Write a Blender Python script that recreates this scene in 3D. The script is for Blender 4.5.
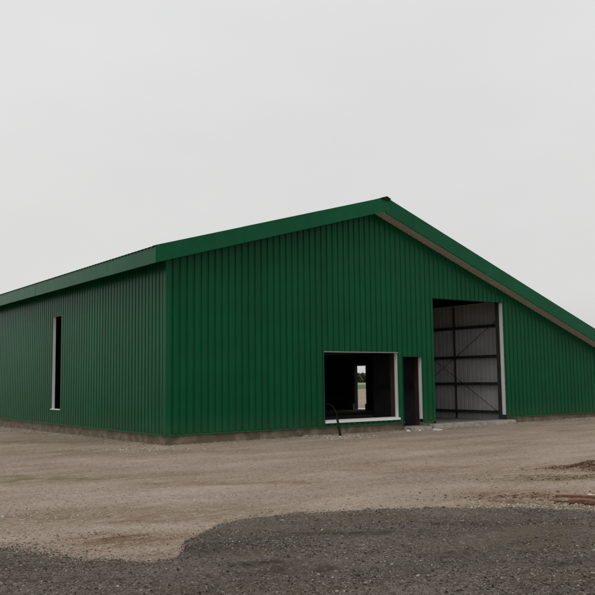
import bpy, math, random
import numpy as np
from mathutils import Vector, Matrix
random.seed(7); rng = np.random.default_rng(11)
scene = bpy.context.scene
for o in list(bpy.data.objects): bpy.data.objects.remove(o)
COL = scene.collection

# ------------------------------------------------------------------ camera
CAM = np.array([-9.31117, -18.70951, 1.6])
def cam_matrix():
    c = np.array([297.5, 297.5]); VL = np.array([-292, 387.]); VR = np.array([1450, 365.])
    f = math.sqrt(-np.dot(VL - c, VR - c))
    def d(p):
        v = np.array([p[0] - c[0], -(p[1] - c[1]), -f]); return v / np.linalg.norm(v)
    Yd = d(VL); Xd = d(VR); Xd = Xd - Yd * np.dot(Xd, Yd); Xd /= np.linalg.norm(Xd)
    return np.array([Xd, Yd, np.cross(Xd, Yd)]), f
R, FPX = cam_matrix()
cam = bpy.data.cameras.new("camera"); cam_o = bpy.data.objects.new("camera", cam); COL.objects.link(cam_o)
M4 = Matrix([list(r) for r in R]).to_4x4(); M4.translation = Vector(CAM)
cam_o.matrix_world = M4
cam.sensor_width = 36; cam.sensor_height = 36; cam.lens = FPX / 595 * 36
cam.clip_start = 0.1; cam.clip_end = 8000
scene.camera = cam_o

# ------------------------------------------------------------------ sky, sun, exposure
SUN_EL, SUN_AZ = math.radians(52), math.radians(232)      # azimuth clockwise from +Y: behind the camera, to its left
world = bpy.data.worlds.new("World"); scene.world = world; world.use_nodes = True
nt = world.node_tree; nt.nodes.clear()
def N(t, typ, **kw):
    n = t.nodes.new(typ)
    for k, v in kw.items(): setattr(n, k, v)
    return n
sky = N(nt, 'ShaderNodeTexSky', sky_type='NISHITA', sun_disc=False, sun_elevation=SUN_EL, sun_rotation=SUN_AZ, dust_density=6)
hs = N(nt, 'ShaderNodeHueSaturation'); hs.inputs['Saturation'].default_value = 0.05; hs.inputs['Value'].default_value = 1
bg1 = N(nt, 'ShaderNodeBackground'); bg1.inputs['Strength'].default_value = 0.05
tc = N(nt, 'ShaderNodeTexCoord')
sx = N(nt, 'ShaderNodeSeparateXYZ'); nt.links.new(tc.outputs['Generated'], sx.inputs[0])
ns = N(nt, 'ShaderNodeTexNoise'); ns.inputs['Scale'].default_value = 2.2; ns.inputs['Detail'].default_value = 4
mp = N(nt, 'ShaderNodeMapping'); mp.inputs['Scale'].default_value = (1, 1, 2.5)
nt.links.new(tc.outputs['Generated'], mp.inputs[0]); nt.links.new(mp.outputs[0], ns.inputs['Vector'])
cr = N(nt, 'ShaderNodeValToRGB')
cr.color_ramp.elements[0].position = 0.0; cr.color_ramp.elements[0].color = (.57, .563, .56, 1)
cr.color_ramp.elements[1].position = 0.55; cr.color_ramp.elements[1].color = (.645, .65, .655, 1)
nt.links.new(sx.outputs['Z'], cr.inputs[0])
mc = N(nt, 'ShaderNodeMixRGB', blend_type='MULTIPLY'); mc.inputs[0].default_value = 1
cr2 = N(nt, 'ShaderNodeValToRGB')
cr2.color_ramp.elements[0].position = .3; cr2.color_ramp.elements[0].color = (.955, .95, .95, 1)
cr2.color_ramp.elements[1].position = .7; cr2.color_ramp.elements[1].color = (1.03, 1.03, 1.025, 1)
nt.links.new(ns.outputs[0], cr2.inputs[0])
nt.links.new(cr.outputs[0], mc.inputs[1]); nt.links.new(cr2.outputs[0], mc.inputs[2])
bg2 = N(nt, 'ShaderNodeBackground'); bg2.inputs['Strength'].default_value = 0.98
add = N(nt, 'ShaderNodeAddShader'); wo = N(nt, 'ShaderNodeOutputWorld')
nt.links.new(sky.outputs[0], hs.inputs['Color']); nt.links.new(hs.outputs[0], bg1.inputs[0])
hs2 = N(nt, 'ShaderNodeMixRGB', blend_type='DARKEN')      # the cloud deck evens out the glow round the sun
hs2.inputs[0].default_value = 1; hs2.inputs[2].default_value = (2.2, 2.2, 2.2, 1)
nt.links.new(hs.outputs[0], hs2.inputs[1]); nt.links.new(hs2.outputs[0], bg1.inputs[0])
nt.links.new(mc.outputs[0], bg2.inputs[0])
nt.links.new(bg1.outputs[0], add.inputs[0]); nt.links.new(bg2.outputs[0], add.inputs[1]); nt.links.new(add.outputs[0], wo.inputs[0])
sl = bpy.data.lights.new("sun", 'SUN'); sl.energy = 0.5; sl.angle = math.radians(25); sl.color = (1, .97, .93)
so = bpy.data.objects.new("sun", sl); COL.objects.link(so)
sd = Vector((math.sin(SUN_AZ) * math.cos(SUN_EL), math.cos(SUN_AZ) * math.cos(SUN_EL), math.sin(SUN_EL)))
so.rotation_euler = sd.to_track_quat('Z', 'Y').to_euler(); so.location = (-20, -20, 30)
scene.view_settings.view_transform = 'Standard'; scene.view_settings.look = 'None'
scene.view_settings.exposure = 0.07; scene.view_settings.gamma = 1; scene.view_settings.use_curve_mapping = False

# ------------------------------------------------------------------ material helpers
def mat(name, col, rough=.7, metal=0, spec=.5, var=.12, vscale=3, bump=0, bscale=40, dirt=None):
    m = bpy.data.materials.new(name); m.use_nodes = True; t = m.node_tree; b = t.nodes['Principled BSDF']
    b.inputs['Roughness'].default_value = rough; b.inputs['Metallic'].default_value = metal
    b.inputs['Specular IOR Level'].default_value = spec
    g = N(t, 'ShaderNodeNewGeometry')
    n = N(t, 'ShaderNodeTexNoise'); n.inputs['Scale'].default_value = vscale; n.inputs['Detail'].default_value = 6
    t.links.new(g.outputs['Position'], n.inputs['Vector'])
    r = N(t, 'ShaderNodeMapRange'); r.inputs['From Min'].default_value = .3; r.inputs['From Max'].default_value = .7
    r.inputs['To Min'].default_value = 1 - var; r.inputs['To Max'].default_value = 1 + var
    t.links.new(n.outputs[0], r.inputs[0])
    mx = N(t, 'ShaderNodeVectorMath', operation='SCALE'); mx.inputs[0].default_value = col
    t.links.new(r.outputs[0], mx.inputs['Scale'])
    out = mx.outputs[0]
    if dirt:
        n2 = N(t, 'ShaderNodeTexNoise'); n2.inputs['Scale'].default_value = dirt[1]; n2.inputs['Detail'].default_value = 8
        t.links.new(g.outputs['Position'], n2.inputs['Vector'])
        r2 = N(t, 'ShaderNodeMapRange'); r2.inputs['From Min'].default_value = .48; r2.inputs['From Max'].default_value = .7
        r2.inputs['To Max'].default_value = dirt[2]
        t.links.new(n2.outputs[0], r2.inputs[0])
        m2 = N(t, 'ShaderNodeMixRGB'); m2.inputs[2].default_value = (*dirt[0], 1)
        t.links.new(r2.outputs[0], m2.inputs[0]); t.links.new(out, m2.inputs[1]); out = m2.outputs[0]
    t.links.new(out, b.inputs['Base Color'])
    if bump:
        n3 = N(t, 'ShaderNodeTexNoise'); n3.inputs['Scale'].default_value = bscale; n3.inputs['Detail'].default_value = 6
        t.links.new(g.outputs['Position'], n3.inputs['Vector'])
        bp = N(t, 'ShaderNodeBump'); bp.inputs['Strength'].default_value = 1; bp.inputs['Distance'].default_value = bump
        t.links.new(n3.outputs[0], bp.inputs['Height']); t.links.new(bp.outputs[0], b.inputs['Normal'])
    return m

def cladding_mat(name, front, back, rough=.36):
    """painted steel sheet: one colour outside, another backing coat inside, streaks running down it"""
    m = mat(name, front, rough, var=.10, vscale=1.3, spec=.105, bump=.003, bscale=3)
    t = m.node_tree; b = t.nodes['Principled BSDF']
    src = b.inputs['Base Color'].links[0].from_socket
    g = N(t, 'ShaderNodeNewGeometry')
    mp = N(t, 'ShaderNodeMapping'); mp.inputs['Scale'].default_value = (9, 9, .5)
    t.links.new(g.outputs['Position'], mp.inputs[0])
    n = N(t, 'ShaderNodeTexNoise'); n.inputs['Scale'].default_value = 1; n.inputs['Detail'].default_value = 5
    t.links.new(mp.outputs[0], n.inputs['Vector'])
    r = N(t, 'ShaderNodeMapRange'); r.inputs['From Min'].default_value = .45; r.inputs['From Max'].default_value = .8; r.inputs['To Max'].default_value = .07
    t.links.new(n.outputs[0], r.inputs[0])
    mx = N(t, 'ShaderNodeMixRGB'); mx.inputs[2].default_value = (.04, .12, .06, 1)
    t.links.new(r.outputs[0], mx.inputs[0]); t.links.new(src, mx.inputs[1])
    # each metre-wide sheet comes from its own batch: a slightly different tone
    q = N(t, 'ShaderNodeVectorMath', operation='SCALE'); q.inputs['Scale'].default_value = 1 / 1.035; t.links.new(g.outputs['Position'], q.inputs[0])
    fl_ = N(t, 'ShaderNodeVectorMath', operation='FLOOR'); t.links.new(q.outputs[0], fl_.inputs[0])
    sq = N(t, 'ShaderNodeSeparateXYZ'); t.links.new(fl_.outputs[0], sq.inputs[0])
    cq = N(t, 'ShaderNodeCombineXYZ'); t.links.new(sq.outputs['X'], cq.inputs['X']); t.links.new(sq.outputs['Y'], cq.inputs['Y'])
    wn = N(t, 'ShaderNodeTexWhiteNoise'); t.links.new(cq.outputs[0], wn.inputs['Vector'])
    rq = N(t, 'ShaderNodeMapRange'); rq.inputs['To Min'].default_value = .92; rq.inputs['To Max'].default_value = 1.07; t.links.new(wn.outputs['Value'], rq.inputs[0])
    mq = N(t, 'ShaderNodeVectorMath', operation='SCALE'); t.links.new(src, mq.inputs[0]); t.links.new(rq.outputs[0], mq.inputs['Scale']); t.links.new(mq.outputs[0], mx.inputs[1])
    # dust splashed on the foot of the sheets
    sz = N(t, 'ShaderNodeSeparateXYZ'); t.links.new(g.outputs['Position'], sz.inputs[0])
    n4 = N(t, 'ShaderNodeTexNoise'); n4.inputs['Scale'].default_value = 6; n4.inputs['Detail'].default_value = 6
    t.links.new(g.outputs['Position'], n4.inputs['Vector'])
    r4 = N(t, 'ShaderNodeMapRange'); r4.inputs['From Min'].default_value = .75; r4.inputs['From Max'].default_value = .25; r4.inputs['To Max'].default_value = .16
    t.links.new(sz.outputs['Z'], r4.inputs[0])
    ml = N(t, 'ShaderNodeMath', operation='MULTIPLY'); t.links.new(r4.outputs[0], ml.inputs[0]); t.links.new(n4.outputs[0], ml.inputs[1])
    m4 = N(t, 'ShaderNodeMixRGB'); m4.inputs[2].default_value = (.20, .16, .11, 1)
    t.links.new(ml.outputs[0], m4.inputs[0]); t.links.new(mx.outputs[0], m4.inputs[1])
    mb = N(t, 'ShaderNodeMixRGB'); mb.inputs[2].default_value = (*back, 1)
    t.links.new(g.outputs['Backfacing'], mb.inputs[0]); t.links.new(m4.outputs[0], mb.inputs[1])
    t.links.new(mb.outputs[0], b.inputs['Base Color'])
    rr = N(t, 'ShaderNodeMapRange'); rr.inputs['To Min'].default_value = rough - .08; rr.inputs['To Max'].default_value = rough + .12
    t.links.new(n.outputs[0], rr.inputs[0]); t.links.new(rr.outputs[0], b.inputs['Roughness'])
    return m

GREEN = cladding_mat('green_cladding', (.0022, .082, .030), (.085, .088, .085), .25)
TRIM = cladding_mat('green_flashing', (.003, .095, .038), (.06, .065, .06), .25)
WHITE = mat('white_pvc', (.80, .82, .81), .45, var=.05)
PLINTH = mat('cast_plinth', (.150, .118, .078), .9, var=.28, vscale=2.5, bump=.004, bscale=30, dirt=((.27, .23, .17), 4, .8))
CONC = mat('pale_concrete', (.36, .335, .29), .9, var=.15, vscale=4, bump=.006, bscale=25, dirt=((.20, .16, .12), 6, .6))
FLOOR = mat('concrete_floor', (.26, .24, .21), .75, var=.15, vscale=2, bump=.003, bscale=15)
STEEL = mat('dark_steel', (.030, .036, .034), .55, var=.2)
PRIMER = mat('red_oxide_primer', (.055, .026, .022), .6, var=.2)
LINING = mat('grey_lining', (.54, .54, .53), .55, var=.08, vscale=1.2)
SOFFIT = mat('beige_soffit', (.50, .47, .42), .8, var=.1, vscale=6)
DARK = mat('shade_dark', (.05, .05, .052), .85, var=.2)  # near-black colour standing in for shade under the eaves and indoors
BLACK = mat('black_plastic', (.010, .010, .010), .6, var=.1, spec=.2)
RUST = mat('rusty_steel', (.18, .085, .045), .8, var=.35, vscale=14, bump=.003, bscale=60, dirt=((.07, .03, .02), 9, .8))
RUBBLE = mat('white_rubble', (.66, .64, .6), .9, var=.1, vscale=30, bump=.004, bscale=60)

# ------------------------------------------------------------------ mesh helpers
class MB:
    def __init__(s): s.v = []; s.f = []
    def quad(s, a, b, c, d):
        n = len(s.v); s.v += [tuple(a), tuple(b), tuple(c), tuple(d)]; s.f.append((n, n + 1, n + 2, n + 3)); return s
    def box(s, x0, x1, y0, y1, z0, z1):
        n = len(s.v)
        s.v += [(x, y, z) for z in (z0, z1) for (x, y) in ((x0, y0), (x1, y0), (x1, y1), (x0, y1))]
        s.f += [tuple(n + i for i in q) for q in ((3, 2, 1, 0), (4, 5, 6, 7), (0, 1, 5, 4), (1, 2, 6, 5), (2, 3, 7, 6), (3, 0, 4, 7))]; return s
    def hexa(s, p):           # 4 bottom + 4 top corners, same order as box
        n = len(s.v); s.v += [tuple(q) for q in p]
        s.f += [tuple(n + i for i in q) for q in ((3, 2, 1, 0), (4, 5, 6, 7), (0, 1, 5, 4), (1, 2, 6, 5), (2, 3, 7, 6), (3, 0, 4, 7))]; return s
    def bar(s, a, b, w, h=None):
        h = h or w; a = Vector(a); b = Vector(b); d = (b - a).normalized()
        u = d.cross(Vector((0, 0, 1)));  u = u.normalized() if u.length > 1e-4 else Vector((1, 0, 0))
        v = u.cross(d).normalized(); u *= w / 2; v *= h / 2
        return s.hexa([a - u - v, a + u - v, a + u + v, a - u + v, b - u - v, b + u - v, b + u + v, b - u + v])
    def tube(s, pts, rad, n=10):
        pts = [Vector(p) for p in pts]; rings = []
        for i, p in enumerate(pts):
            d = (pts[min(i + 1, len(pts) - 1)] - pts[max(i - 1, 0)]).normalized()
            u = d.cross(Vector((.13, 1, .07))).normalized(); w = u.cross(d)
            r = rad[i] if isinstance(rad, (list, tuple)) else rad
            b0 = len(s.v); rings.append(b0)
            for k in range(n):
                a = 2 * math.pi * k / n; q = p + u * math.cos(a) * r + w * math.sin(a) * r; s.v.append(tuple(q))
        for a, b in zip(rings, rings[1:]):
            for k in range(n): s.f.append((a + k, a + (k + 1) % n, b + (k + 1) % n, b + k))
        s.f.append(tuple(rings[0] + k for k in range(n))[::-1]); s.f.append(tuple(rings[-1] + k for k in range(n))); return s
    def build(s, name, m, parent=None, smooth=False, bevel=0, origin=None):
        me = bpy.data.meshes.new(name)
        o_ = Vector(origin) if origin else Vector((0, 0, 0))
        me.from_pydata([tuple(Vector(p) - o_) for p in s.v], [], s.f); me.update()
        if m: me.materials.append(m)
        if smooth: me.polygons.foreach_set('use_smooth', [True] * len(me.polygons))
        o = bpy.data.objects.new(name, me); COL.objects.link(o); o.location = o_
        if parent: o.parent = parent
        if bevel:
            b = o.modifiers.new('bevel', 'BEVEL'); b.width = bevel; b.segments = 2; b.limit_method = 'ANGLE'
        return o
def tag(o, label=None, cat=None, group=None, kind=None):
    for k, v in (('label', label), ('category', cat), ('group', group), ('kind', kind)):
        if v: o[k] = v
    return o
def empty(name, loc=(0, 0, 0)):
    e = bpy.data.objects.new(name, None); COL.objects.link(e); e.location = loc; return e

def hashn(i, j, seed):
    h = (i.astype(np.int64) * 374761393 + j.astype(np.int64) * 668265263 + seed * 974634777) & 0x7fffffff
    h = ((h ^ (h >> 13)) * 1274126177) & 0x7fffffff
    return ((h ^ (h >> 16)) & 0xffff) / 65535.0
def vnoise(x, y, scale, seed=0, octaves=3):
    out = np.zeros_like(x, dtype=float); amp = 1; tot = 0; s = scale
    for o in range(octaves):
        X = x / s; Y = y / s; i = np.floor(X); j = np.floor(Y); fx = X - i; fy = Y - j
        fx = fx * fx * (3 - 2 * fx); fy = fy * fy * (3 - 2 * fy)
        a = hashn(i, j, seed + o); b = hashn(i + 1, j, seed + o); c = hashn(i, j + 1, seed + o); d = hashn(i + 1, j + 1, seed + o)
        out += amp * ((a * (1 - fx) + b * fx) * (1 - fy) + (c * (1 - fx) + d * fx) * fy); tot += amp; amp *= .5; s *= .5
    return out / tot - .5

# ------------------------------------------------------------------ ground
FW = np.array([.5776, .8163]); RT = np.array([.8163, -.5776])          # yard axes: towards the barn / to the right
def st(x, y):
    dx = x - CAM[0]; dy = y - CAM[1]; return dx * RT[0] + dy * RT[1], dx * FW[0] + dy * FW[1]
def xy(s, t): return CAM[0] + s * RT[0] + t * FW[0], CAM[1] + s * RT[1] + t * FW[1]
EDGE = [(-6.93, -10.37), (-6.58, -11.06), (-6.51, -11.39), (-6.03, -11.83), (-5.84, -11.93), (-5.66, -11.64), (-5.46, -11.32), (-5.06, -10.98),
        (-4.52, -10.58), (-4.13, -10.47), (-3.48, -10.56), (-2.31, -11.05), (-1.51, -11.62), (-1.12, -12.06), (-.72, -12.69)]
ES = [st(*p) for p in EDGE]
es = np.array([-60, -12] + [p[0] for p in ES] + [9, 60]); et = np.array([11, 9.6] + [p[1] for p in ES] + [10.3, 9])
def edge_d(s, t): return np.interp(s, es, et) - t + .26 * vnoise(s, t, .45, 5, 5) + .16 * vnoise(s, t, .10, 15, 3)

def ground_z(x, y):
    s, t = st(x, y); r = np.hypot(s, t)
    f = np.clip(1 - r / 60, 0, 1)
    z = f * (.030 * vnoise(x, y, 2.2, 1, 3) + .026 * vnoise(x, y, .25, 9, 3) + .010 * vnoise(x, y, .07, 17, 2))
    z += np.interp(x, [0, 12, 18, 30], [0, .015, .07, .1]) * np.clip(1 - np.abs(y) / 8, 0, 1)
    z += -.08 * np.clip(y / 14, 0, 1) * np.clip(1 + x / 3, 0, 1) * (x < .2)
    # little heap with a hollow beside it, right of the yard
    z += .11 * np.exp(-(((x - 3.45) / .45) ** 2 + ((y + 9.75) / .22) ** 2)) - .05 * np.exp(-(((x - 3.0) / .7) ** 2 + ((y + 10.15) / .3) ** 2))
    z += .035 * np.exp(-(((x - 2.2) / 1.3) ** 2 + ((y + 10.9) / .35) ** 2)) * (1 + 2 * vnoise(x, y, .3, 77, 3))
    # hollow dug under the rusty bar, bank of stones in front of it
    z += -.09 * np.exp(-(((s - 4.3) / .6) ** 2 + ((t - (12.7 - .575 * s)) / .16) ** 2))
    # raked-up ridge of gravel along the walls
    z += .035 * np.exp(-((y + .25) / .22) ** 2) * (x > -.4) * (1 + 1.6 * vnoise(x, y, .5, 33, 2))
    z += .035 * np.exp(-((x + .25) / .22) ** 2) * (y > -.4) * (1 + 1.6 * vnoise(x, y, .5, 34, 2))
    inside = (x > .1) & (y > .1) & (x < 18) & (y < 24)
    return np.where(inside, -.05, z)
def axis(lo, hi, step, far, grow=1.25):
    a = list(np.arange(lo, hi + 1e-6, step)); d = step
    while a[-1] < far: d = min(d * grow, 400); a.append(a[-1] + d)
    d = step
    while a[0] > -far: d = min(d * grow, 400); a.insert(0, a[0] - d)
    return np.array(a)
def grid_mesh(name, X, Y, Z, m, attrs=None):
    ny, nx = X.shape; me = bpy.data.meshes.new(name)
    me.vertices.add(nx * ny); me.vertices.foreach_set('co', np.stack([X, Y, Z], -1).astype(np.float32).ravel())
    idx = np.arange(nx * ny).reshape(ny, nx)
    q = np.stack([idx[:-1, :-1], idx[:-1, 1:], idx[1:, 1:], idx[1:, :-1]], -1).reshape(-1, 4)
    me.loops.add(q.size); me.loops.foreach_set('vertex_index', q.ravel().astype(np.int32))
    me.polygons.add(len(q)); me.polygons.foreach_set('loop_start', np.arange(0, q.size, 4, dtype=np.int32))
    me.polygons.foreach_set('use_smooth', np.ones(len(q), dtype=bool))
    me.update(calc_edges=True)
    for k, v in (attrs or {}).items():
        a = me.attributes.new(k, 'FLOAT', 'POINT'); a.data.foreach_set('value', v.astype(np.float32).ravel())
    me.materials.append(m); o = bpy.data.objects.new(name, me); COL.objects.link(o); return o

def ground_mat(name, stops, rough, bump, dirtcol=None, speck=(.5, .5, .5), cell=70, patch=.9, soil_shade_col=(.16, .092, .045)):
    m = bpy.data.materials.new(name); m.use_nodes = True; t = m.node_tree; b = t.nodes['Principled BSDF']
    b.inputs['Roughness'].default_value = rough; b.inputs['Specular IOR Level'].default_value = .25
    g = N(t, 'ShaderNodeNewGeometry')
    def noise(sc, det=8, rough_=.6, vec=None):
        n = N(t, 'ShaderNodeTexNoise'); n.inputs['Scale'].default_value = sc; n.inputs['Detail'].default_value = det; n.inputs['Roughness'].default_value = rough_
        t.links.new(vec or g.outputs['Position'], n.inputs['Vector']); return n.outputs[0]
    def mul(a, k, off=0):
        q = N(t, 'ShaderNodeMath', operation='MULTIPLY_ADD'); t.links.new(a, q.inputs[0]); q.inputs[1].default_value = k
        if isinstance(off, (int, float)): q.inputs[2].default_value = off
        else: t.links.new(off, q.inputs[2])
        return q.outputs[0]
    mp = N(t, 'ShaderNodeMapping'); mp.inputs['Rotation'].default_value = (0, 0, .62); mp.inputs['Scale'].default_value = (.35, 1, 1)
    t.links.new(g.outputs['Position'], mp.inputs[0])
    v = N(t, 'ShaderNodeTexVoronoi'); v.inputs['Scale'].default_value = cell; t.links.new(g.outputs['Position'], v.inputs['Vector'])
    v2 = N(t, 'ShaderNodeTexVoronoi'); v2.inputs['Scale'].default_value = cell * .38; t.links.new(g.outputs['Position'], v2.inputs['Vector'])
    sv = N(t, 'ShaderNodeSeparateColor'); t.links.new(v.outputs['Color'], sv.inputs[0])
    sv2 = N(t, 'ShaderNodeSeparateColor'); t.links.new(v2.outputs['Color'], sv2.inputs[0])
    f = mul(noise(.9, 8, .65, mp.outputs[0]), patch, mul(noise(12, 6), .35, mul(sv.outputs[0], .34, mul(sv2.outputs[1], .22, -.42 - (patch - .9) / 2))))
    cr = N(t, 'ShaderNodeValToRGB'); cr.color_ramp.elements[0].position = stops[0][0]; cr.color_ramp.elements[0].color = (*stops[0][1], 1)
    cr.color_ramp.elements[1].position = stops[-1][0]; cr.color_ramp.elements[1].color = (*stops[-1][1], 1)
    for p, c in stops[1:-1]: e = cr.color_ramp.elements.new(p); e.color = (*c, 1)
    t.links.new(f, cr.inputs[0]); out = cr.outputs[0]
    sp = N(t, 'ShaderNodeMapRange'); sp.inputs['From Min'].default_value = .93; sp.inputs['From Max'].default_value = .97; sp.inputs['To Max'].default_value = .7
    t.links.new(sv.outputs[1], sp.inputs[0])
    ms = N(t, 'ShaderNodeMixRGB'); ms.inputs[2].default_value = (*speck, 1); t.links.new(sp.outputs[0], ms.inputs[0]); t.links.new(out, ms.inputs[1]); out = ms.outputs[0]
    if dirtcol:
        at = N(t, 'ShaderNodeAttribute', attribute_name='dirt')
        nz = noise(5, 8, .75, mp.outputs[0]); mr = N(t, 'ShaderNodeMapRange'); mr.inputs['From Min'].default_value = .40; mr.inputs['From Max'].default_value = .56
        t.links.new(nz, mr.inputs[0]); k1 = N(t, 'ShaderNodeMath', operation='MULTIPLY'); t.links.new(mr.outputs[0], k1.inputs[0]); t.links.new(at.outputs['Fac'], k1.inputs[1])
        md = N(t, 'ShaderNodeMixRGB'); md.inputs[2].default_value = (*dirtcol, 1)
        t.links.new(k1.outputs[0], md.inputs[0]); t.links.new(out, md.inputs[1]); out = md.outputs[0]
        at2 = N(t, 'ShaderNodeAttribute', attribute_name='soil_shade')
        md2 = N(t, 'ShaderNodeMixRGB'); md2.inputs[2].default_value = (*soil_shade_col, 1)
        k2 = N(t, 'ShaderNodeMath', operation='MULTIPLY'); t.links.new(mr.outputs[0], k2.inputs[0]); t.links.new(at2.outputs['Fac'], k2.inputs[1]); t.links.new(k2.outputs[0], md2.inputs[0]); t.links.new(out, md2.inputs[1]); out = md2.outputs[0]
    t.links.new(out, b.inputs['Base Color'])
    h = mul(v.outputs['Distance'], -.5, mul(noise(60, 6), .8, mul(v2.outputs['Distance'], -.6, noise(8, 5))))
    bp = N(t, 'ShaderNodeBump'); bp.inputs['Distance'].default_value = bump; bp.inputs['Strength'].default_value = 1
    t.links.new(h, bp.inputs['Height']); t.links.new(bp.outputs[0], b.inputs['Normal'])
    return m
TAN = ground_mat('tan_gravel', [(.0, (.15, .104, .073)), (.3, (.268, .200, .148)), (.5, (.348, .268, .205)), (.75, (.415, .34, .275)), (1, (.50, .45, .39))], .95, .012,
                 dirtcol=(.15, .125, .05), speck=(.5, .46, .4), cell=55, patch=1.35)
MILL = ground_mat('asphalt_millings', [(.0, (.024, .018, .013)), (.3, (.072, .057, .045)), (.55, (.13, .106, .088)), (.85, (.18, .157, .134)), (1, (.30, .27, .22))], .85, .016,
                  speck=(.28, .27, .24), cell=60, patch=1.3, dirtcol=(.105, .085, .040), soil_shade_col=(.030, .018, .011))
gx = axis(-11, 6, .06, 4000, 1.06); gy = axis(-17, -4, .06, 4000, 1.06)
GX, GY = np.meshgrid(gx, gy)
def blob(cx, cy, ws, wt, seed):
    s, t = st(GX, GY); s0, t0 = st(cx, cy)
    return np.clip(np.exp(-(((s - s0) / ws) ** 2 + ((t - t0) / wt) ** 2)) * (1 + 2.4 * vnoise(s, t * 2, .6, seed, 4)), 0, 1)
moss = .75 * blob(-5.1, -4.6, 1.9, .55, 3) + .25 * blob(-3.4, .6, 2, 1.3, 4) + .6 * blob(1.9, -10.5, 1.3, .5, 6) + .5 * blob(-2.6, 4.5, 2.5, 1.2, 8) + .25 * blob(-4.5, -9.3, 1.4, .5, 12)
soil_shade = .65 * blob(-5.85, -10.6, .65, .35, 21) + .5 * blob(-5.0, -9.7, 1.0, .3, 22) + .55 * blob(-.35, -11.2, .7, .5, 23) + .8 * blob(-.3, -11.95, 1.2, .28, 24) + 1.2 * blob(3.4, -9.8, .8, .4, 25) + .5 * blob(-7.2, -8.0, 1.2, .3, 28) + .4 * blob(-2.5, -7.5, 1.6, .3, 29) + .5 * blob(2.2, -10.9, 1.3, .4, 30) + .25 * blob(1, -8, 3, .6, 26) + .3 * blob(-.9, -1.5, 2.5, .5, 27)  # brown soil, plus painted dark for the hollow under the bar
ground = grid_mesh('ground', GX, GY, ground_z(GX, GY), TAN, {'dirt': np.clip(moss * 1.8, 0, .9), 'soil_shade': np.clip(soil_shade * 1.7, 0, .95)})
tag(ground, kind='structure')
sa = np.arange(-9, 9.01, .035); ta = np.arange(1.5, 11.2, .035)
S, T = np.meshgrid(sa, ta); MX, MY = xy(S, T); D = edge_d(S, T)
def mill_z(s, t, x, y):
    d = edge_d(s, t)
    z = .034 * (1 - np.exp(-np.clip(d, 0, 9) / .12)) + .045 * vnoise(x, y, .55, 41, 3) * np.clip(d / .3, 0, 1) + .022 * vnoise(x, y, .11, 42, 3) + .012 * vnoise(x, y, .05, 43, 2)
    # shallow scrapes
    for (s0, t0, a, b_) in ((.05, 7.0, .35, .09), (1.35, 7.5, .25, .08), (.9, 8.3, .6, .1), (-1.9, 6.75, .35, .08), (2.4, 7.1, .3, .07), (-1.3, 7.9, .4, .08)):
        z = z - .055 * np.exp(-(((s - s0) / a) ** 2 + ((t - t0) / b_) ** 2))
    z = np.where(d > .12, np.maximum(z, .014 + .01 * vnoise(x, y, .08, 91, 2)), z)
    return np.where(d > 0, z, -.05 + np.clip(d, -1, 0) * .3 + .05 * np.exp(np.clip(d, -9, 0) / .05))
scr = sum(np.exp(-(((S - s0) / a) ** 2 + ((T - t0) / b_) ** 2)) for (s0, t0, a, b_) in ((.05, 7.0, .38, .12), (1.35, 7.5, .25, .10), (.9, 8.6, .7, .12), (-1.9, 6.75, .4, .1), (2.4, 7.1, .4, .1), (-1.3, 7.9, .4, .1), (-.35, 7.25, .3, .12), (-2.6, 7.2, .35, .1), (1.9, 9.0, .6, .1)))  # scrape mask: dark brown fines with the hollows' shade painted in
olive = np.clip(2.2 * vnoise(S, T * 2, 1.1, 83, 4) + .1, 0, .8)
mill = grid_mesh('asphalt_millings', MX, MY, ground_z(MX, MY) * .5 + mill_z(S, T, MX, MY), MILL, {'soil_shade': np.clip(scr * (1.1 + 2.5 * vnoise(S, T, .25, 81, 4)), 0, .9), 'dirt': olive}); tag(mill, kind='structure')
mg_s = np.array([-60, -9.0]); 
def flat_strip(s0, s1, t0, t1, z):     # the same millings continue behind and beside the camera
    return [(*xy(s0, t0), z), (*xy(s1, t0), z), (*xy(s1, t1), z), (*xy(s0, t1), z)]
f_ = MB(); f_.quad(*flat_strip(-30, 30, -25, 1.52, .035)); f_.quad(*flat_strip(-30, -8.98, 1.52, 10, .035)); f_.quad(*flat_strip(8.98, 30, 1.52, 9.8, .035))
tag(f_.build('asphalt_yard', MILL), kind='structure')

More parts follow.
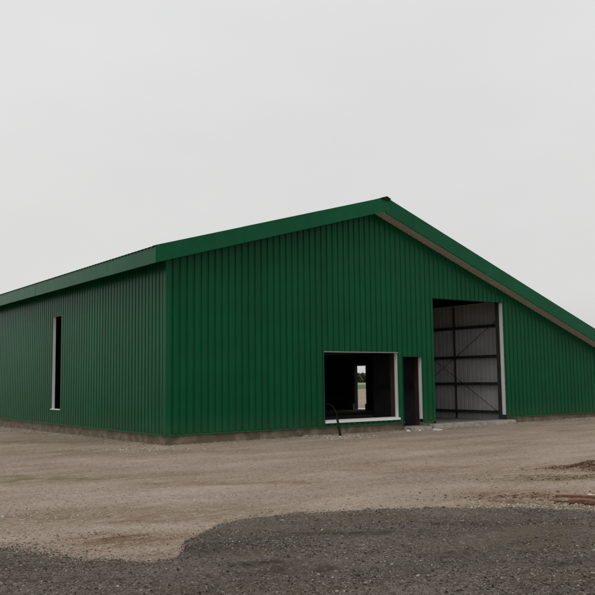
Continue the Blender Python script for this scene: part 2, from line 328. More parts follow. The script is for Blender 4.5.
# far land seen through the barn
FD = np.array([.665, .747]); FR = np.array([.747, -.665])
def far(s, t, z=0): p = CAM[:2] + FR * s + FD * t; return (p[0], p[1], z)
FIELD = mat('meadow', (.085, .125, .03), .95, var=.3, vscale=.05)
TRACK = mat('pale_track', (.32, .30, .26), .9, var=.1)
tag(MB().quad(far(-1500, 130, .012), far(1500, 130, .012), far(1500, 3000, .012), far(-1500, 3000, .012)).build('field', FIELD), kind='structure')
tag(MB().quad(far(-900, 225, .024), far(900, 225, .024), far(900, 300, .024), far(-900, 300, .024)).build('track', TRACK), kind='structure')
def scatter_mesh(name, base_v, base_f, pos, scl, rotm, m, attr=None):
    n = len(pos); nv = base_v.shape[-2]; bf = np.array(base_f)
    V = (base_v * scl[:, None, :]) if base_v.ndim == 3 else base_v[None] * scl[:, None, :]
    V = np.einsum('nij,nvj->nvi', rotm, V) + pos[:, None, :]
    F = (bf[None] + (np.arange(n) * nv)[:, None, None]).reshape(-1, bf.shape[1])
    me = bpy.data.meshes.new(name); me.vertices.add(n * nv); me.vertices.foreach_set('co', V.astype(np.float32).ravel())
    me.loops.add(F.size); me.loops.foreach_set('vertex_index', F.ravel().astype(np.int32))
    me.polygons.add(len(F)); me.polygons.foreach_set('loop_start', np.arange(0, F.size, bf.shape[1], dtype=np.int32)); me.update(calc_edges=True)
    if attr is not None:
        a = me.attributes.new('tint', 'FLOAT', 'POINT'); a.data.foreach_set('value', np.repeat(attr, nv).astype(np.float32))
    me.materials.append(m); o = bpy.data.objects.new(name, me); COL.objects.link(o); return o
def rand_rot(n, flat=False):
    a = rng.uniform(0, 2 * np.pi, n); c, s = np.cos(a), np.sin(a); z = np.zeros(n); o = np.ones(n)
    Rz = np.stack([np.stack([c, -s, z], -1), np.stack([s, c, z], -1), np.stack([z, z, o], -1)], 1)
    k = .35 if flat else 3.14
    b = rng.uniform(-k, k, n); c, s = np.cos(b), np.sin(b)
    Rx = np.stack([np.stack([o, z, z], -1), np.stack([z, c, -s], -1), np.stack([z, s, c], -1)], 1)
    return Rz @ Rx
def tint_mat(name, stops, rough=.9):
    m = bpy.data.materials.new(name); m.use_nodes = True; t = m.node_tree; b = t.nodes['Principled BSDF']; b.inputs['Roughness'].default_value = rough
    b.inputs['Specular IOR Level'].default_value = .3
    a = N(t, 'ShaderNodeAttribute', attribute_name='tint'); cr = N(t, 'ShaderNodeValToRGB')
    cr.color_ramp.elements[0].position = stops[0][0]; cr.color_ramp.elements[0].color = (*stops[0][1], 1)
    cr.color_ramp.elements[1].position = stops[-1][0]; cr.color_ramp.elements[1].color = (*stops[-1][1], 1)
    for p, c in stops[1:-1]: e = cr.color_ramp.elements.new(p); e.color = (*c, 1)
    t.links.new(a.outputs['Fac'], cr.inputs[0]); t.links.new(cr.outputs[0], b.inputs['Base Color']); return m
LEAF = tint_mat('hedge_leaves', [(0, (.06, .08, .025)), (.5, (.11, .145, .045)), (1, (.17, .20, .08))])
n = 70000
hs_ = rng.uniform(-330, 330, n); top = 2.6 + 2.2 * (vnoise(hs_, hs_ * 0, 14, 3, 4) + .25) + .8 * rng.random(n)
hp = np.array([far(a, 352 + b) for a, b in zip(hs_, rng.uniform(-2.5, 2.5, n))]); hp[:, 2] = rng.random(n) ** .8 * top
quad = np.array([[-.5, 0, -.35], [.5, 0, -.35], [.5, 0, .35], [-.5, 0, .35]])
hedge = scatter_mesh('hedgerow', quad, [(0, 1, 2, 3)], hp, np.repeat(rng.uniform(.5, 1.2, n)[:, None], 3, 1), rand_rot(n), LEAF, rng.random(n))
tag(hedge, kind='stuff')

# loose stones -------------------------------------------------------
phi = (1 + 5 ** .5) / 2
ICO = np.array([(-1, phi, 0), (1, phi, 0), (-1, -phi, 0), (1, -phi, 0), (0, -1, phi), (0, 1, phi), (0, -1, -phi), (0, 1, -phi), (phi, 0, -1), (phi, 0, 1), (-phi, 0, -1), (-phi, 0, 1)]) / 1.9
IF = [(0, 11, 5), (0, 5, 1), (0, 1, 7), (0, 7, 10), (0, 10, 11), (1, 5, 9), (5, 11, 4), (11, 10, 2), (10, 7, 6), (7, 1, 8), (3, 9, 4), (3, 4, 2), (3, 2, 6), (3, 6, 8), (3, 8, 9), (4, 9, 5), (2, 4, 11), (6, 2, 10), (8, 6, 7), (9, 8, 1)]
def stones(name, x, y, z, size, m, tint):
    n = len(x); V = ICO[None] * (1 + rng.uniform(-.28, .28, (n, 12, 1)))
    scl = size[:, None] * np.stack([rng.uniform(.8, 1.3, n), rng.uniform(.6, 1, n), rng.uniform(.4, .75, n)], -1) * .5
    return scatter_mesh(name, V, IF, np.stack([x, y, z], -1), scl, rand_rot(n, True), m, tint)
MST = tint_mat('millings_stone', [(0, (.022, .017, .013)), (.2, (.06, .048, .037)), (.45, (.12, .10, .078)), (.7, (.17, .142, .108)), (.88, (.24, .215, .18)), (.97, (.31, .29, .25)), (1, (.48, .46, .42))])
n = 150000
t_ = 4.2 + 6.4 * rng.random(n) ** 1.1; s_ = rng.uniform(-1, 1, n) * (t_ * .40 + 1.0)
d_ = edge_d(s_, t_); keep = d_ > -.55 * rng.random(n) ** 4.5; s_, t_ = s_[keep], t_[keep]; # fragments dragged out over the sand along the edge
m_ = 26000; s2 = rng.uniform(-5, 5.5, m_); t2 = np.interp(s2, es, et) + rng.exponential(.075, m_) * (1 + 3 * (vnoise(s2, s2 * 0, .5, 71, 4) + .2)) - .12
s_ = np.concatenate((s_, s2)); t_ = np.concatenate((t_, t2))
x_, y_ = xy(s_, t_); hole = sum(np.exp(-(((s_ - s0) / a) ** 2 + ((t_ - t0) / b_) ** 2)) for (s0, t0, a, b_) in ((.05, 7.0, .38, .12), (1.35, 7.5, .25, .10), (.9, 8.6, .7, .12), (-1.9, 6.75, .4, .1), (2.4, 7.1, .4, .1), (-1.3, 7.9, .4, .1)))
keep = rng.random(len(x_)) < .6 + 2.6 * vnoise(s_ * .5, t_, .45, 61, 4) - .7 * hole; s_, t_, x_, y_ = s_[keep], t_[keep], x_[keep], y_[keep]; n = len(x_)
sz = np.clip(.0092 * np.exp(rng.normal(0, .45, n)), .005, .034)
mz = np.maximum(ground_z(x_, y_) * .5 + mill_z(s_, t_, x_, y_), ground_z(x_, y_))
o = stones('millings_stones', x_, y_, mz + sz * .1, sz, MST, rng.random(n)); tag(o, kind='stuff')
TST = tint_mat('gravel_stone', [(0, (.15, .11, .075)), (.4, (.27, .21, .15)), (.75, (.36, .30, .22)), (.93, (.45, .41, .35)), (1, (.6, .57, .52))])
n = 60000
t_ = 7.5 + 20 * rng.random(n) ** 1.5; s_ = rng.uniform(-1, 1, n) * (t_ * .42 + 1.5); x_, y_ = xy(s_, t_)
dens = .35 + 1.6 * (vnoise(x_, y_, 1.1, 55, 3) + .15)
ok = (edge_d(s_, t_) < .02) & ~((x_ > -.02) & (y_ > -.02)) & (rng.random(n) < dens); x_, y_, t_ = x_[ok], y_[ok], t_[ok]; n = len(x_)
sz = np.clip(.0105 * np.exp(rng.normal(0, .45, n)), .006, .04)
m_ = 5000; s2 = rng.uniform(-5, 5.5, m_); t2 = np.interp(s2, es, et) - rng.exponential(.12, m_) + .05; x3, y3 = xy(s2, t2)
X2 = [x_, x3]; Y2 = [y_, y3]; S2 = [sz, rng.uniform(.006, .022, m_)]; C2 = [.2 + .8 * rng.random(n), .2 + .7 * rng.random(m_)]
def patch(cx, cy, ws, wt, k, lo, hi, tl=.3, th=1):
    s0, t0 = st(cx, cy); a = s0 + rng.normal(0, ws, k); b = t0 + rng.normal(0, wt, k); px, py = xy(a, b)
    q = ~((px > -.02) & (py > -.02)); px, py = px[q], py[q]
    X2.append(px); Y2.append(py); S2.append(rng.uniform(lo, hi, len(px))); C2.append(rng.uniform(tl, th, len(px)))
patch(5.0, -.75, .55, .35, 260, .03, .07, .7, 1)         # pale stones round the pipe
patch(-.8, -.9, .9, .35, 300, .02, .06, .4, 1)
for yy in np.arange(0, 14, .7): patch(-.35, yy, .3, .3, 45, .015, .05, .3, 1)
for xx in np.arange(0, 17.5, .7): patch(xx, -.38, .3, .12, 26, .015, .05, .2, 1)
for q in np.linspace(0, 1, 7):
    bx, by = xy(3.15 + 1.6 * q, 10.62 - .87 * q - .02); patch(bx, by, .12, .05, 30, .03, .075, .1, .8)
    bx, by = xy(3.15 + 1.6 * q, 10.48 - .87 * q); patch(bx, by, .14, .06, 70, .02, .05, .1, .95)
patch(-1.0, -11.8, .35, .15, 300, .015, .045, .2, 1)
patch(3.4, -9.9, .6, .3, 250, .015, .05, .0, .6)
patch(2.5, -10.8, 1.4, .4, 700, .012, .04, .2, .95)
patch(-6.5, -8.2, .8, .5, 400, .012, .035, .3, 1)
x_, y_, sz, c_ = map(np.concatenate, (X2, Y2, S2, C2))
sg, tg = st(x_, y_)
o = stones('gravel_stones', x_, y_, np.maximum(ground_z(x_, y_), ground_z(x_, y_) * .5 + mill_z(sg, tg, x_, y_)) + sz * .12, sz, TST, c_); tag(o, kind='stuff')

CLOD = tint_mat('soil_shade_clod', [(0, (.045, .024, .013)), (.5, (.11, .06, .03)), (.8, (.17, .10, .05)), (1, (.26, .19, .11))])
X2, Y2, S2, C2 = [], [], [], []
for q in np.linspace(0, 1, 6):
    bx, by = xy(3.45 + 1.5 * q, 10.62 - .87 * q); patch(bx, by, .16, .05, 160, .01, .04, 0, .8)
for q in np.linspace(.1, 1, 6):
    bx, by = xy(3.35 + 1.2 * q, 10.66 - .70 * q); patch(bx, by, .12, .05, 150, .02, .055, 0, .35)  # darkest clods, put under the bar to paint in the shade there
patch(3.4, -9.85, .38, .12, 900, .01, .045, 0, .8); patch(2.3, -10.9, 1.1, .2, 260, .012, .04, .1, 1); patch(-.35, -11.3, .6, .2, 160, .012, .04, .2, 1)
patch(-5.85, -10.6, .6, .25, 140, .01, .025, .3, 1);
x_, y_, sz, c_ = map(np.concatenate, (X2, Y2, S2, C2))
tag(stones('soil_shade_clods', x_, y_, ground_z(x_, y_) + sz * .12, sz, CLOD, c_), kind='stuff')

# ------------------------------------------------------------------ the barn
W, L = 18.1, 24.0; PITCH = .207; DEP = .03; ZB = .275; XR = 7.106; OH = .45; OE = .5
def rt(x): return 5.04 + .278 * x if x < XR else 5.04 + .278 * XR - .3665 * (x - XR)       # roof line
def wt(x): return min(4.665 + .278 * x, 9.165 - .3645 * x)                                   # top of the gable sheets
barn = empty('barn', (0, 0, 0))
tag(barn, 'long dark green steel-clad barn with low gable roof and open doorways', 'barn')
def profile(a, b):
    """breakpoints (u, depth) of the box-profile sheet between a and b"""
    pts = []; k = math.floor(a / PITCH) - 1
    while k * PITCH < b + PITCH:
        u = k * PITCH; pts += [(u, 0), (u + .132, 0), (u + .150, DEP), (u + .189, DEP)]; k += 1
    us = [p[0] for p in pts]; ds = [p[1] for p in pts]
    inn = [p for p in pts if a < p[0] < b]
    return lambda u: float(np.interp(u, us, ds)), [a] + [p[0] for p in inn] + [b]
def clad(name, a, b, zb, ztop, holes, place, m, parent, breaks=()):
    fn, us = profile(a, b)
    for h in holes: us += [h[0], h[1]]
    us = sorted(set([u for u in us if a <= u <= b] + list(breaks))); mb = MB()
    for u0, u1 in zip(us, us[1:]):
        if u1 - u0 < 1e-5: continue
        um = (u0 + u1) / 2; cuts = sorted([(h[2], h[3]) for h in holes if h[0] < um < h[1]]); z = zb; segs = []
        for c0, c1 in cuts:
            if c0 > z: segs.append((z, c0))
            z = max(z, c1)
        segs.append((z, None))
        for z0, z1 in segs:
            t0 = ztop(u0) if z1 is None else z1; t1 = ztop(u1) if z1 is None else z1
            mb.quad(place(u0, fn(u0), z0), place(u1, fn(u1), z0), place(u1, fn(u1), t1), place(u0, fn(u0), t0))
    return mb.build(name, m, parent)
WIN = (5.0, 7.84, .36, 2.37); SD = (8.05, 8.85, .0, 2.26); BD = (9.39, 12.73, .0, 4.14); SLIT = (7.58, 8.47, .74, 3.80); FARD = (13.42, 14.32, .02, 2.26)
clad('gable_wall', .06, W - .05, ZB, lambda u: wt(u) + .012, [WIN, SD, BD], lambda u, d, z: (u, d, z), GREEN, barn, (7.0,))
clad('side_wall', .06, L - .05, ZB, lambda u: 4.86, [SLIT], lambda u, d, z: (d, L - u, z) if False else (d, u, z), GREEN, barn)
# the second slot further along, outside the frame but on the same wall
o = barn.children[-1]; o.data.flip_normals()
o = clad('side_wall', .06, L - .05, ZB, lambda u: rt(W) - .1, [FARD], lambda u, d, z: (W - d, u, z), GREEN, barn)
clad('gable_wall', .06, W - .05, ZB, lambda u: wt(u) + .012, [], lambda u, d, z: (u, L - d, z), GREEN, barn, (7.0,)).data.flip_normals()
def corner(cx, cy, sx_, sy_, top, name='corner_flashing'):
    m = MB(); w = .14; t = .012
    x0, x1 = sorted((cx - sx_ * t, cx + sx_ * w)); y0, y1 = sorted((cy - sy_ * t, cy - sy_ * (t - .010)))
    m.box(x0, x1, y0, y1, ZB - .02, top)
    x0, x1 = sorted((cx - sx_ * t, cx - sx_ * (t - .010))); y0, y1 = sorted((cy - sy_ * (t - .010), cy + sy_ * w))
    m.box(x0, x1, y0, y1, ZB - .02, top); return m.build(name, TRIM, barn)
corner(0, 0, 1, 1, 4.66); corner(W, 0, -1, 1, 2.55); corner(0, L, 1, -1, 4.66); corner(W, L, -1, -1, 2.55)
# drip flashing at the foot of the sheets
def drip(x0, x1): return MB().hexa([(x0, -.035, ZB - .035), (x1, -.035, ZB - .035), (x1, .06, ZB - .02), (x0, .06, ZB - .02), (x0, -.030, ZB - .022), (x1, -.030, ZB - .022), (x1, .06, ZB + .012), (x0, .06, ZB + .012)]).build('drip_flashing', TRIM, barn)
drip(-.02, SD[0] - .012); drip(SD[1] + .02, BD[0] - .012); drip(BD[1] + .03, W)
MB().box(-.035, -.014, -.034, L, ZB - .035, ZB + .008).build('drip_flashing', TRIM, barn)
# foundation
pl = MB(); pl.box(.035, SD[0] - .01, .035, .30, -.3, ZB - .037); pl.box(SD[1] + .01, BD[0] - .05, .035, .30, -.3, ZB - .037); pl.box(BD[1] + .05, W - .035, .035, .30, -.3, ZB - .037)
pl.box(.035, .30, .301, L - .3, -.3, ZB - .037); pl.box(W - .30, W - .035, .301, 13.4, -.3, ZB + .06); pl.box(W - .30, W - .035, 14.34, L - .3, -.3, ZB + .06); pl.box(.31, W - .035, L - .299, L - .035, -.3, ZB + .06)
pl.build('plinth', PLINTH, barn, bevel=.008)
fe = MB(); fe.box(.301, 9.2, .301, L - .3, -.2, .012); fe.box(9.201, W - .301, 8.001, L - .3, -.2, .012); fe.build('shaded_floor', mat('shaded_floor', (.07, .055, .045), .95, var=.3, bump=.01, bscale=6), barn)  # floor colour darkened to stand in for the gloom away from the doorway
fl = MB(); fl.box(9.201, W - .301, .301, 8, -.2, .10); fl.box(SD[0] - .008, SD[1] + .008, .05, .30, -.2, .125); fl.box(BD[0] - .048, BD[1] + .048, .02, .30, -.2, .165); fl.build('floor', FLOOR, barn)
# roof sheets
def roof(x0, x1, name):
    mb = MB(); a, b = -OH + .03, L + .4
    fn, us = profile(a, b)
    for u0, u1 in zip(us, us[1:]):
        if u1 - u0 < 1e-5: continue
        h0 = .008 + DEP - fn(u0 ); h1 = .008 + DEP - fn(u1)
        mb.quad((x0, u0, rt(x0) + h0), (x1, u0, rt(x1) + h0), (x1, u1, rt(x1) + h1), (x0, u1, rt(x0) + h1))
    return mb.build(name, GREEN, barn)
rt_l = rt
roof(-OE - .03, XR - .002, 'roof'); roof(XR + .002, W + OE + .03, 'roof')
# verge (barge) flashings
def verge(x0, x1, y0, y1, lapped=True):
    """face board following the slope, lapped sheet by sheet, with a return over the roof and a small lip below"""
    mb = MB(); nseg = max(1, round(abs(x1 - x0) / 3.0)); xs = np.linspace(x0, x1, nseg + 1)
    for i in range(nseg):
        a, b = xs[i], xs[i + 1]; e = .0025 * (i % 2)
        bb = b + (.06 if i < nseg - 1 else 0)
        def lo(x): return (4.65 + .278 * x) if x1 <= XR + .01 else (9.16 - .3645 * x)
        s_ = -1 if y0 < 0 else 1; f0 = y0 + s_ * e
        ya, yb = sorted((f0, f0 - s_ * .012))
        mb.hexa([(a, ya, lo(a)), (bb, ya, lo(bb)), (bb, yb, lo(bb)), (a, yb, lo(a)), (a, ya, rt(a) + .045), (bb, ya, rtc(bb, x1) + .045), (bb, yb, rtc(bb, x1) + .045), (a, yb, rt(a) + .045)])
        yc, yd = sorted((f0 - s_ * .013, f0 - s_ * .2))
        mb.hexa([(a, yc, rt(a) + .042), (bb, yc, rtc(bb, x1) + .042), (bb, yd, rtc(bb, x1) + .042), (a, yd, rt(a) + .042), (a, yc, rt(a) + .047 + e), (bb, yc, rtc(bb, x1) + .047 + e), (bb, yd, rtc(bb, x1) + .047 + e), (a, yd, rt(a) + .047 + e)])
        ye, yf = sorted((f0 - s_ * .013, f0 - s_ * .035))
        mb.hexa([(a, ye, lo(a)), (bb, ye, lo(bb)), (bb, yf, lo(bb)), (a, yf, lo(a)), (a, ye, lo(a) + .004), (bb, ye, lo(bb) + .004), (bb, yf, lo(bb) + .004), (a, yf, lo(a) + .004)])
    return mb.build('verge_flashing', TRIM, barn)
def rtc(x, x1): return rt(min(x, x1))
verge(-OE, XR, -OH, 0); verge(XR, W + OE, -OH, 0); verge(-OE, XR, L + OH, 0); verge(XR, W + OE, L + OH, 0)
# soffit boards under the verges
def soffit(x0, x1, y0, y1, f, segs):
    m = MB(); xs = np.linspace(x0, x1, segs + 1)
    for a, b in zip(xs, xs[1:]):
        b2 = b - .006
        m.hexa([(a, y0, f(a)), (b2, y0, f(b2)), (b2, y1, f(b2)), (a, y1, f(a)), (a, y0, f(a) + .014), (b2, y0, f(b2) + .014), (b2, y1, f(b2) + .014), (a, y1, f(a) + .014)])
    return m.build('soffit', SOFFIT, barn)
soffit(-OE + .03, 6.98, -OH + .036, .034, lambda x: 4.65 + .278 * x + .02, 4); soffit(7.0, W + OE - .03, -OH + .036, .034, lambda x: 9.16 - .3645 * x + .02, 8)
soffit(-OE + .03, 6.98, L - .03, L + OH - .036, lambda x: 4.65 + .278 * x + .02, 4); soffit(7.0, W + OE - .03, L - .03, L + OH - .036, lambda x: 9.16 - .3645 * x + .02, 8)
# eaves fascias, lapped every 3 m
def eave(x, sgn, z0, z1):
    ys = np.arange(-OH, L + .5, 3.05); m = MB()
    for i, a in enumerate(ys):
        b = min(a + 3.11, L + OH); e = .003 * (i % 2); xa, xb = sorted((x + sgn * (.001 + e), x - sgn * (.011 - e)))
        m.box(xa, xb, a + (.0 if i else .0), b, z0 + .002 * (i % 2), z1 + .001 * (i % 2))
        xa, xb = sorted((x - sgn * .012, x - sgn * .05)); m.box(xa, xb, a + .013, b, z0, z0 + .004 + .001 * (i % 2))
    return m.build('eaves_flashing', TRIM, barn)
eave(-OE - .002, -1, 4.51, 4.912); eave(W + OE + .002, 1, rt(W + OE) - .43, rt(W + OE) + .0)
# added dark board, painting in the shade of the open eaves, and purlins under the roof
MB().box(-OE + .05, .03, -.38, L, 4.74, 4.755).build('eaves_shade', DARK, barn)
# ridge cap with dark filler at its end
rc = MB()
for (y0, y1) in ((-OH - .05, L + OH + .05),):
    for (xa, xb) in ((XR - .2, XR), (XR, XR + .17)):
        za, zb_ = rt(xa) + .050, rt(xb) + .050
        if xa < XR - .1: zb_ = rt(XR) + .055
        else: za = rt(XR) + .055
        rc.hexa([(xa, y0, za), (xb, y0, zb_), (xb, y1, zb_), (xa, y1, za), (xa, y0, za + .008), (xb, y0, zb_ + .008), (xb, y1, zb_ + .008), (xa, y1, za + .008)])
rco = rc.build('ridge_cap', mat('ridge_green', (.010, .035, .028), .5), barn)
MB().hexa([(XR - .16, -OH - .045, rt(XR - .16) + .0), (XR + .16, -OH - .045, rt(XR + .16) + .0), (XR + .16, -OH - .018, rt(XR + .16)), (XR - .16, -OH - .018, rt(XR - .16)),
           (XR - .10, -OH - .045, rt(XR - .1) + .049), (XR + .10, -OH - .045, rt(XR + .1) + .049), (XR + .10, -OH - .018, rt(XR + .1) + .049), (XR - .10, -OH - .018, rt(XR - .1) + .049)]).build('filler', BLACK, rco)

# --- openings
win = MB(); rd = .17
win.box(WIN[1], WIN[1] + .018, .032, rd, WIN[2] - .0, WIN[3])                  # right jamb
win.box(WIN[0] - .018, WIN[0], .034, rd, WIN[2], WIN[3])                       # left jamb
win.box(WIN[0] - .018, WIN[1] + .018, .034, rd, WIN[3] + .001, WIN[3] + .016)
wo_ = win.build('window', WHITE, barn)
MB().box(WIN[0] - .01, WIN[1] + .02, -.006, .032, WIN[3] + .004, WIN[3] + .026).build('head_flashing', mat('dull_trim', (.30, .28, .26), .7), wo_)
MB().hexa([(WIN[0] + .0, -.04, .35), (WIN[1] + .018, -.04, .35), (WIN[1] + .018, .26, .35), (WIN[0] + .0, .26, .35),
           (WIN[0] + .0, -.04, .415), (WIN[1] + .018, -.04, .415), (WIN[1] + .018, .26, .43), (WIN[0] + .0, .26, .43)]).build('sill', WHITE, wo_)
MB().box(WIN[1] - .01, WIN[1] + .1, rd + .002, .36, .10, wt(WIN[1]) - .1).build('post', PRIMER, barn)
MB().box(WIN[0] - .14, WIN[0] - .02, rd + .002, .36, .10, wt(WIN[0]) - .1).build('post', STEEL, barn)
sdm = MB(); sdm.box(SD[1], SD[1] + .02, .032, rd, .33, SD[3] - .002)
sdo = sdm.build('doorway', WHITE, barn)
MB().box(SD[0] - .008, SD[0] - .002, .001, rd, .13, SD[3] - .005).build('side_flashing', TRIM, sdo)
MB().box(SD[0] - .008, SD[1] + .02, .001, rd, SD[3] + .001, SD[3] + .008).build('head_flashing', TRIM, sdo)
MB().box(SD[1] - .005, SD[1] + .10, rd + .002, .36, .126, wt(SD[1]) - .1).build('post', PRIMER, barn)
MB().box(SD[0] - .12, SD[0] - .01, rd + .002, .36, .126, wt(SD[0]) - .1).build('post', STEEL, barn)
bdm = MB(); bdm.box(BD[1], BD[1] + .02, .032, rd, .33, BD[3] - .002); bdo = bdm.build('doorway', WHITE, barn)
MB().box(BD[0] - .008, BD[0] - .002, .001, rd, .18, BD[3] - .005).build('side_flashing', TRIM, bdo)
MB().box(BD[0] - .008, BD[1] + .02, .001, rd, BD[3] + .001, BD[3] + .008).build('head_flashing', TRIM, bdo)
MB().box(BD[1] - .005, BD[1] + .16, rd + .002, .34, .166, wt(BD[1]) - .08).build('post', STEEL, barn)
MB().box(BD[1] - .0, BD[1] + .05, -.01, rd, .166, .328).build('post_foot', STEEL, bdo)
MB().box(BD[0] - .16, BD[0] - .01, rd + .002, .40, .166, wt(BD[0]) - .08).build('post', STEEL, barn)
MB().box(BD[0] - .0, BD[1] - .006, rd + .03, .38, BD[3] + .02, BD[3] + .2).build('lintel', STEEL, barn)
slm = MB(); slm.box(.032, .13, SLIT[1], SLIT[1] + .02, SLIT[2], SLIT[3]); slm.box(.034, .13, SLIT[0] - .02, SLIT[0], SLIT[2], SLIT[3]); slm.box(.034, .13, SLIT[0] - .02, SLIT[1] + .02, SLIT[3] + .001, SLIT[3] + .016)
slo = slm.build('slot_window', WHITE, barn)
MB().box(-.02, .13, SLIT[0], SLIT[1], SLIT[2] - .03, SLIT[2]).build('sill', WHITE, slo)
fdm = MB(); fdm.box(W - .2, W + .012, FARD[1], FARD[1] + .02, .02, FARD[3]); fdm.box(W - .2, W + .012, FARD[0] - .02, FARD[0], .02, FARD[3]); fdm.box(W - .2, W + .012, FARD[0] - .02, FARD[1] + .02, FARD[3] + .001, FARD[3] + .015)
fdo = fdm.build('side_doorway', BLACK, barn)
MB().box(W - .28, W + 1.3, FARD[0] + .01, FARD[1] + 1.6, -.1, .045).build('threshold', WHITE, fdo)
# --- inside: frames, girts, bracing, the pale partition
PX = 13.5
pt = MB(); fn, us = profile(.32, 6.6); fn_ = fn; fn = lambda u: fn_(u) * .25
for u0, u1 in zip(us, us[1:]):
    pt.quad((PX + fn(u0), u0, .10), (PX + fn(u1), u1, .10), (PX + fn(u1), u1, wt(PX) + .05), (PX + fn(u0), u0, wt(PX) + .05))
part = pt.build('partition', LINING, barn)
for z in (.37, 1.37, 2.34, 3.43): MB().box(PX - .16, PX - .004, .42, 6.6, z - .05, z + .05).build('rail', STEEL, part)
MB().box(PX - .06, PX - .004, 2.97, 3.01, .10, wt(PX) - .02).build('stud', STEEL, part)
MB().box(PX - .17, PX - .003, 6.44, 6.62, .10, wt(PX) - .02).build('stud', STEEL, part)
MB().bar((PX - .19, .85, .37), (PX - .19, 6.3, 3.75), .015).build('brace', STEEL, part)
MB().bar((PX - .22, .75, 3.62), (PX - .22, 6.3, .15), .015).build('brace', STEEL, part)
for Y in (6.8, 12.0, 18.0, 23.5):
    f = MB()
    for x in (.45, XR, W - .45): f.box(x - .1, x + .1, Y - .1, Y + .1, .102, rt(x) - .35)
    for (xa, xb) in ((.3, XR), (XR, W - .3)):
        f.hexa([(xa, Y - .08, rt(xa) - .42), (xb, Y - .08, rt(xb) - .42), (xb, Y + .08, rt(xb) - .42), (xa, Y + .08, rt(xa) - .42),
                (xa, Y - .08, rt(xa) - .17), (xb, Y - .08, rt(xb) - .17), (xb, Y + .08, rt(xb) - .17), (xa, Y + .08, rt(xa) - .17)])
    f.build('portal_frame', STEEL, barn)
for x in [.6, 1.9, 3.2, 4.5, 5.8, 6.9, 7.4, 8.6, 9.9, 11.2, 12.5, 13.8, 15.1, 16.4, 17.6]:
    MB().box(x - .03, x + .03, .35, L - .3, rt(x) - .19, rt(x) - .03).build('purlin', STEEL, barn)
for z in (.6, 1.7, 2.45): MB().box(W - .16, W - .05, .35, 13.2, z - .06, z + .06).build('girt', STEEL, barn)
# added dark walls so the window and narrow doorway stay black inside
MB().box(.35, 4.6, 5.0, 5.1, .02, 4.6).build('added_dark_wall', DARK, barn)
iw = MB().box(9.15, 9.22, .42, 2.7, .015, wt(9.15) - .05).build('added_dark_wall', DARK, barn)
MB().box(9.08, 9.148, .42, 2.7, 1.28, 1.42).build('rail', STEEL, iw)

# ------------------------------------------------------------------ things in the yard
def slab(name, x0, x1, y0, y1, z0, z1, seed, mt, rag=.02):
    nx = max(3, int((x1 - x0) / .1)); ny = 4; m = MB(); r = random.Random(seed)
    P = {}
    for i in range(nx + 1):
        for j in range(ny + 1):
            edge = (j == 0) or (i in (0, nx))
            P[i, j] = (x0 + (x1 - x0) * i / nx + (r.uniform(-rag, rag) if edge else 0), y0 + (y1 - y0) * j / ny + (r.uniform(-rag, rag) if edge and j < ny else 0), z1 - (r.uniform(0, rag) if j == 0 else r.uniform(0, .004)))
    for k in sorted(P): m.v.append(P[k])
    id_ = lambda i, j: i * (ny + 1) + j
    for i in range(nx):
        for j in range(ny): m.f.append((id_(i, j), id_(i + 1, j), id_(i + 1, j + 1), id_(i, j + 1)))
    b0 = len(m.v); ring = [id_(i, 0) for i in range(nx + 1)] + [id_(nx, j) for j in range(1, ny + 1)] + [id_(i, ny) for i in range(nx - 1, -1, -1)] + [id_(0, j) for j in range(ny - 1, 0, -1)]
    for k in ring: v = m.v[k]; m.v.append((v[0] + r.uniform(-.01, .01), v[1] + r.uniform(-.02, .01), z0))
    for q in range(len(ring)): a, b = ring[q], ring[(q + 1) % len(ring)]; m.f.append((a, b0 + q, b0 + (q + 1) % len(ring), b))
    return m.build(name, mt, bevel=.006)
tag(slab('concrete_step', 8.02, 8.84, -.36, .03, -.08, .12, 1, CONC), 'small pale concrete step block below the narrow dark doorway', 'step')
tag(slab('concrete_apron', 9.1, 12.86, -.30, .015, -.08, .165, 2, CONC, .03), 'long pale concrete threshold slab along the tall open doorway', 'slab')

# black service pipe arching out of the ground into the window
pts = [(5.11, -.56, -.1), (5.11, -.55, .0), (5.10, -.5, .24), (5.09, -.45, .47), (5.12, -.38, .62), (5.11, -.25, .80), (5.08, -.15, .88), (5.05, -.05, .905), (5.055, .05, .88), (5.06, .12, .82)]
def cat(pts, k=6):
    P = [Vector(p) for p in pts]; P = [P[0]] + P + [P[-1]]; out = []
    for i in range(1, len(P) - 2):
        for j in range(k):
            t = j / k; a, b, c, d = P[i - 1:i + 3]
            out.append(.5 * ((2 * b) + (c - a) * t + (2 * a - 5 * b + 4 * c - d) * t * t + (3 * b - a - 3 * c + d) * t ** 3))
    return out + [P[-1]]
def pipe_x(p): return (p[0] + .0, p[1], p[2])
pc = cat(pts); cut = 19
pipe = empty('service_pipe', (5.11, -.55, 0)); tag(pipe, 'thin black pipe curving up out of the gravel beneath the wide window', 'pipe')
def rel(l): return [Vector(p) - Vector((5.11, -.55, 0)) for p in l]
MB().tube(rel(pc[:cut]), .034, 12).build('sleeve', BLACK, pipe, smooth=True)
MB().tube(rel(pc[cut - 2:]), .011, 10).build('cable', BLACK, pipe, smooth=True)

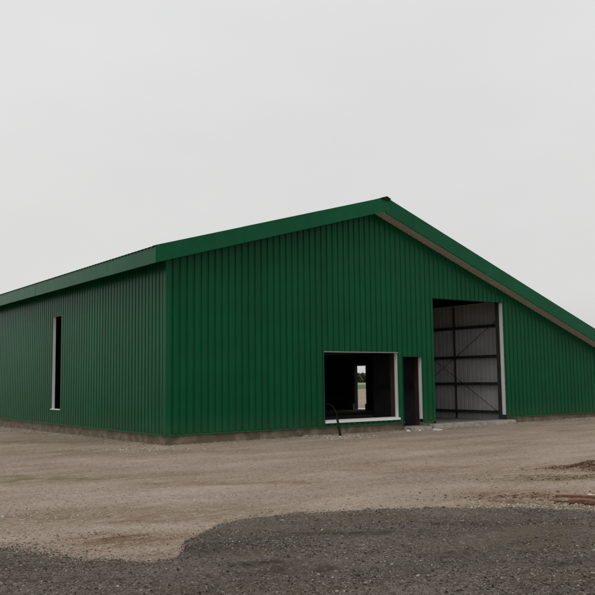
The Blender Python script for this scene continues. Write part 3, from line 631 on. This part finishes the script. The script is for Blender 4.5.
# rusty bar lying at the edge of the millings
bar = MB(); A = Vector((*xy(3.36, 10.79), .062)); B_ = Vector((*xy(4.9, 9.92), .085)); d = (B_ - A).normalized(); u = Vector((-d.y, d.x, 0)); nseg = 16
rr = random.Random(5); prof = [(-.055, -.004), (.055, 0), (.055, .014), (-.043, .012), (-.043, .012), (-.055, -.004)]
prof = [(-.04, -.020), (-.032, -.020), (-.032, .004), (.05, .006), (.05, .014), (-.04, .012)]
for i in range(nseg + 1):
    p = A.lerp(B_, i / nseg); p = p + u * rr.uniform(-.006, .006); p.z += .012 * math.sin(i * .55) + .004 * math.sin(i * 2.3); w_ = .55 + .6 * min(1, i / 5) + rr.uniform(-.08, .08)
    for (a, b) in prof: q = p + u * a * w_; bar.v.append((q.x, q.y, p.z + b))
k = len(prof)
for i in range(nseg):
    for j in range(k): a = i * k + j; b = i * k + (j + 1) % k; bar.f.append((a, a + k, b + k, b))
bar.f.append(tuple(range(k))); bar.f.append(tuple(nseg * k + j for j in range(k))[::-1])
tag(bar.build('steel_angle', RUST, bevel=.002, origin=tuple(A)), 'rusty brown steel angle lying on stones at the edge of the dark gravel', 'steel bar')

b2 = MB(); P0 = Vector((*xy(3.42, 10.47), .048)); P1 = Vector((*xy(4.15, 10.12), .075)); dd = (P1 - P0).normalized(); uu = Vector((-dd.y, dd.x, 0)) * .05
for i in range(9):
    p = P0.lerp(P1, i / 8); k = .5 + .5 * rr.random(); zz = .010 * math.sin(i * 1.3)
    for (a, b) in ((-k, -.022), (k, -.008), (k, .022), (-k, .010)): q = p + uu * a; b2.v.append((q.x, q.y, p.z + b + zz))
for i in range(8):
    for j in range(4): a = i * 4 + j; b = i * 4 + (j + 1) % 4; b2.f.append((a, a + 4, b + 4, b))
b2.f.append((0, 1, 2, 3)); b2.f.append((35, 34, 33, 32))
tag(b2.build('steel_strip', RUST, origin=tuple(P0)), 'short bent rusty strip half buried in brown clods in front of the longer steel angle', 'steel strip')

# pale lumps of rubble below the doorways
def lump(x, y, sx_, sy_, sz_, seed, label):
    r = np.random.default_rng(seed); import bmesh
    bm = bmesh.new(); bmesh.ops.create_icosphere(bm, subdivisions=2, radius=.5)
    for v in bm.verts:
        k = 1 + .25 * math.sin(v.co.x * 9 + seed) * math.cos(v.co.y * 7 + seed) + r.uniform(-.08, .08); v.co = Vector((v.co.x * sx_ * k, v.co.y * sy_ * k, v.co.z * sz_ * k))
    me = bpy.data.meshes.new('rubble_lump'); bm.to_mesh(me); bm.free(); me.materials.append(RUBBLE)
    o = bpy.data.objects.new('rubble_lump', me); COL.objects.link(o)
    z = float(ground_z(np.array([x]), np.array([y]))[0]); o.location = (x, y, z + sz_ * .25); o.rotation_euler = (0, 0, r.uniform(0, 3))
    tag(o, label, 'rubble', 'pale rubble below the doorways')
lump(8.68, -.74, .32, .16, .09, 3, 'largest flat white lump on the gravel between step and threshold slab')
lump(7.72, -.50, .13, .1, .08, 8, 'small white lump on the gravel left of the doorstep')
lump(8.15, -.55, .11, .09, .07, 12, 'small pale lump on the gravel in front of the doorstep')
lump(.25, -11.95, .09, .07, .06, 15, 'single white stone just above the rusty steel bar')
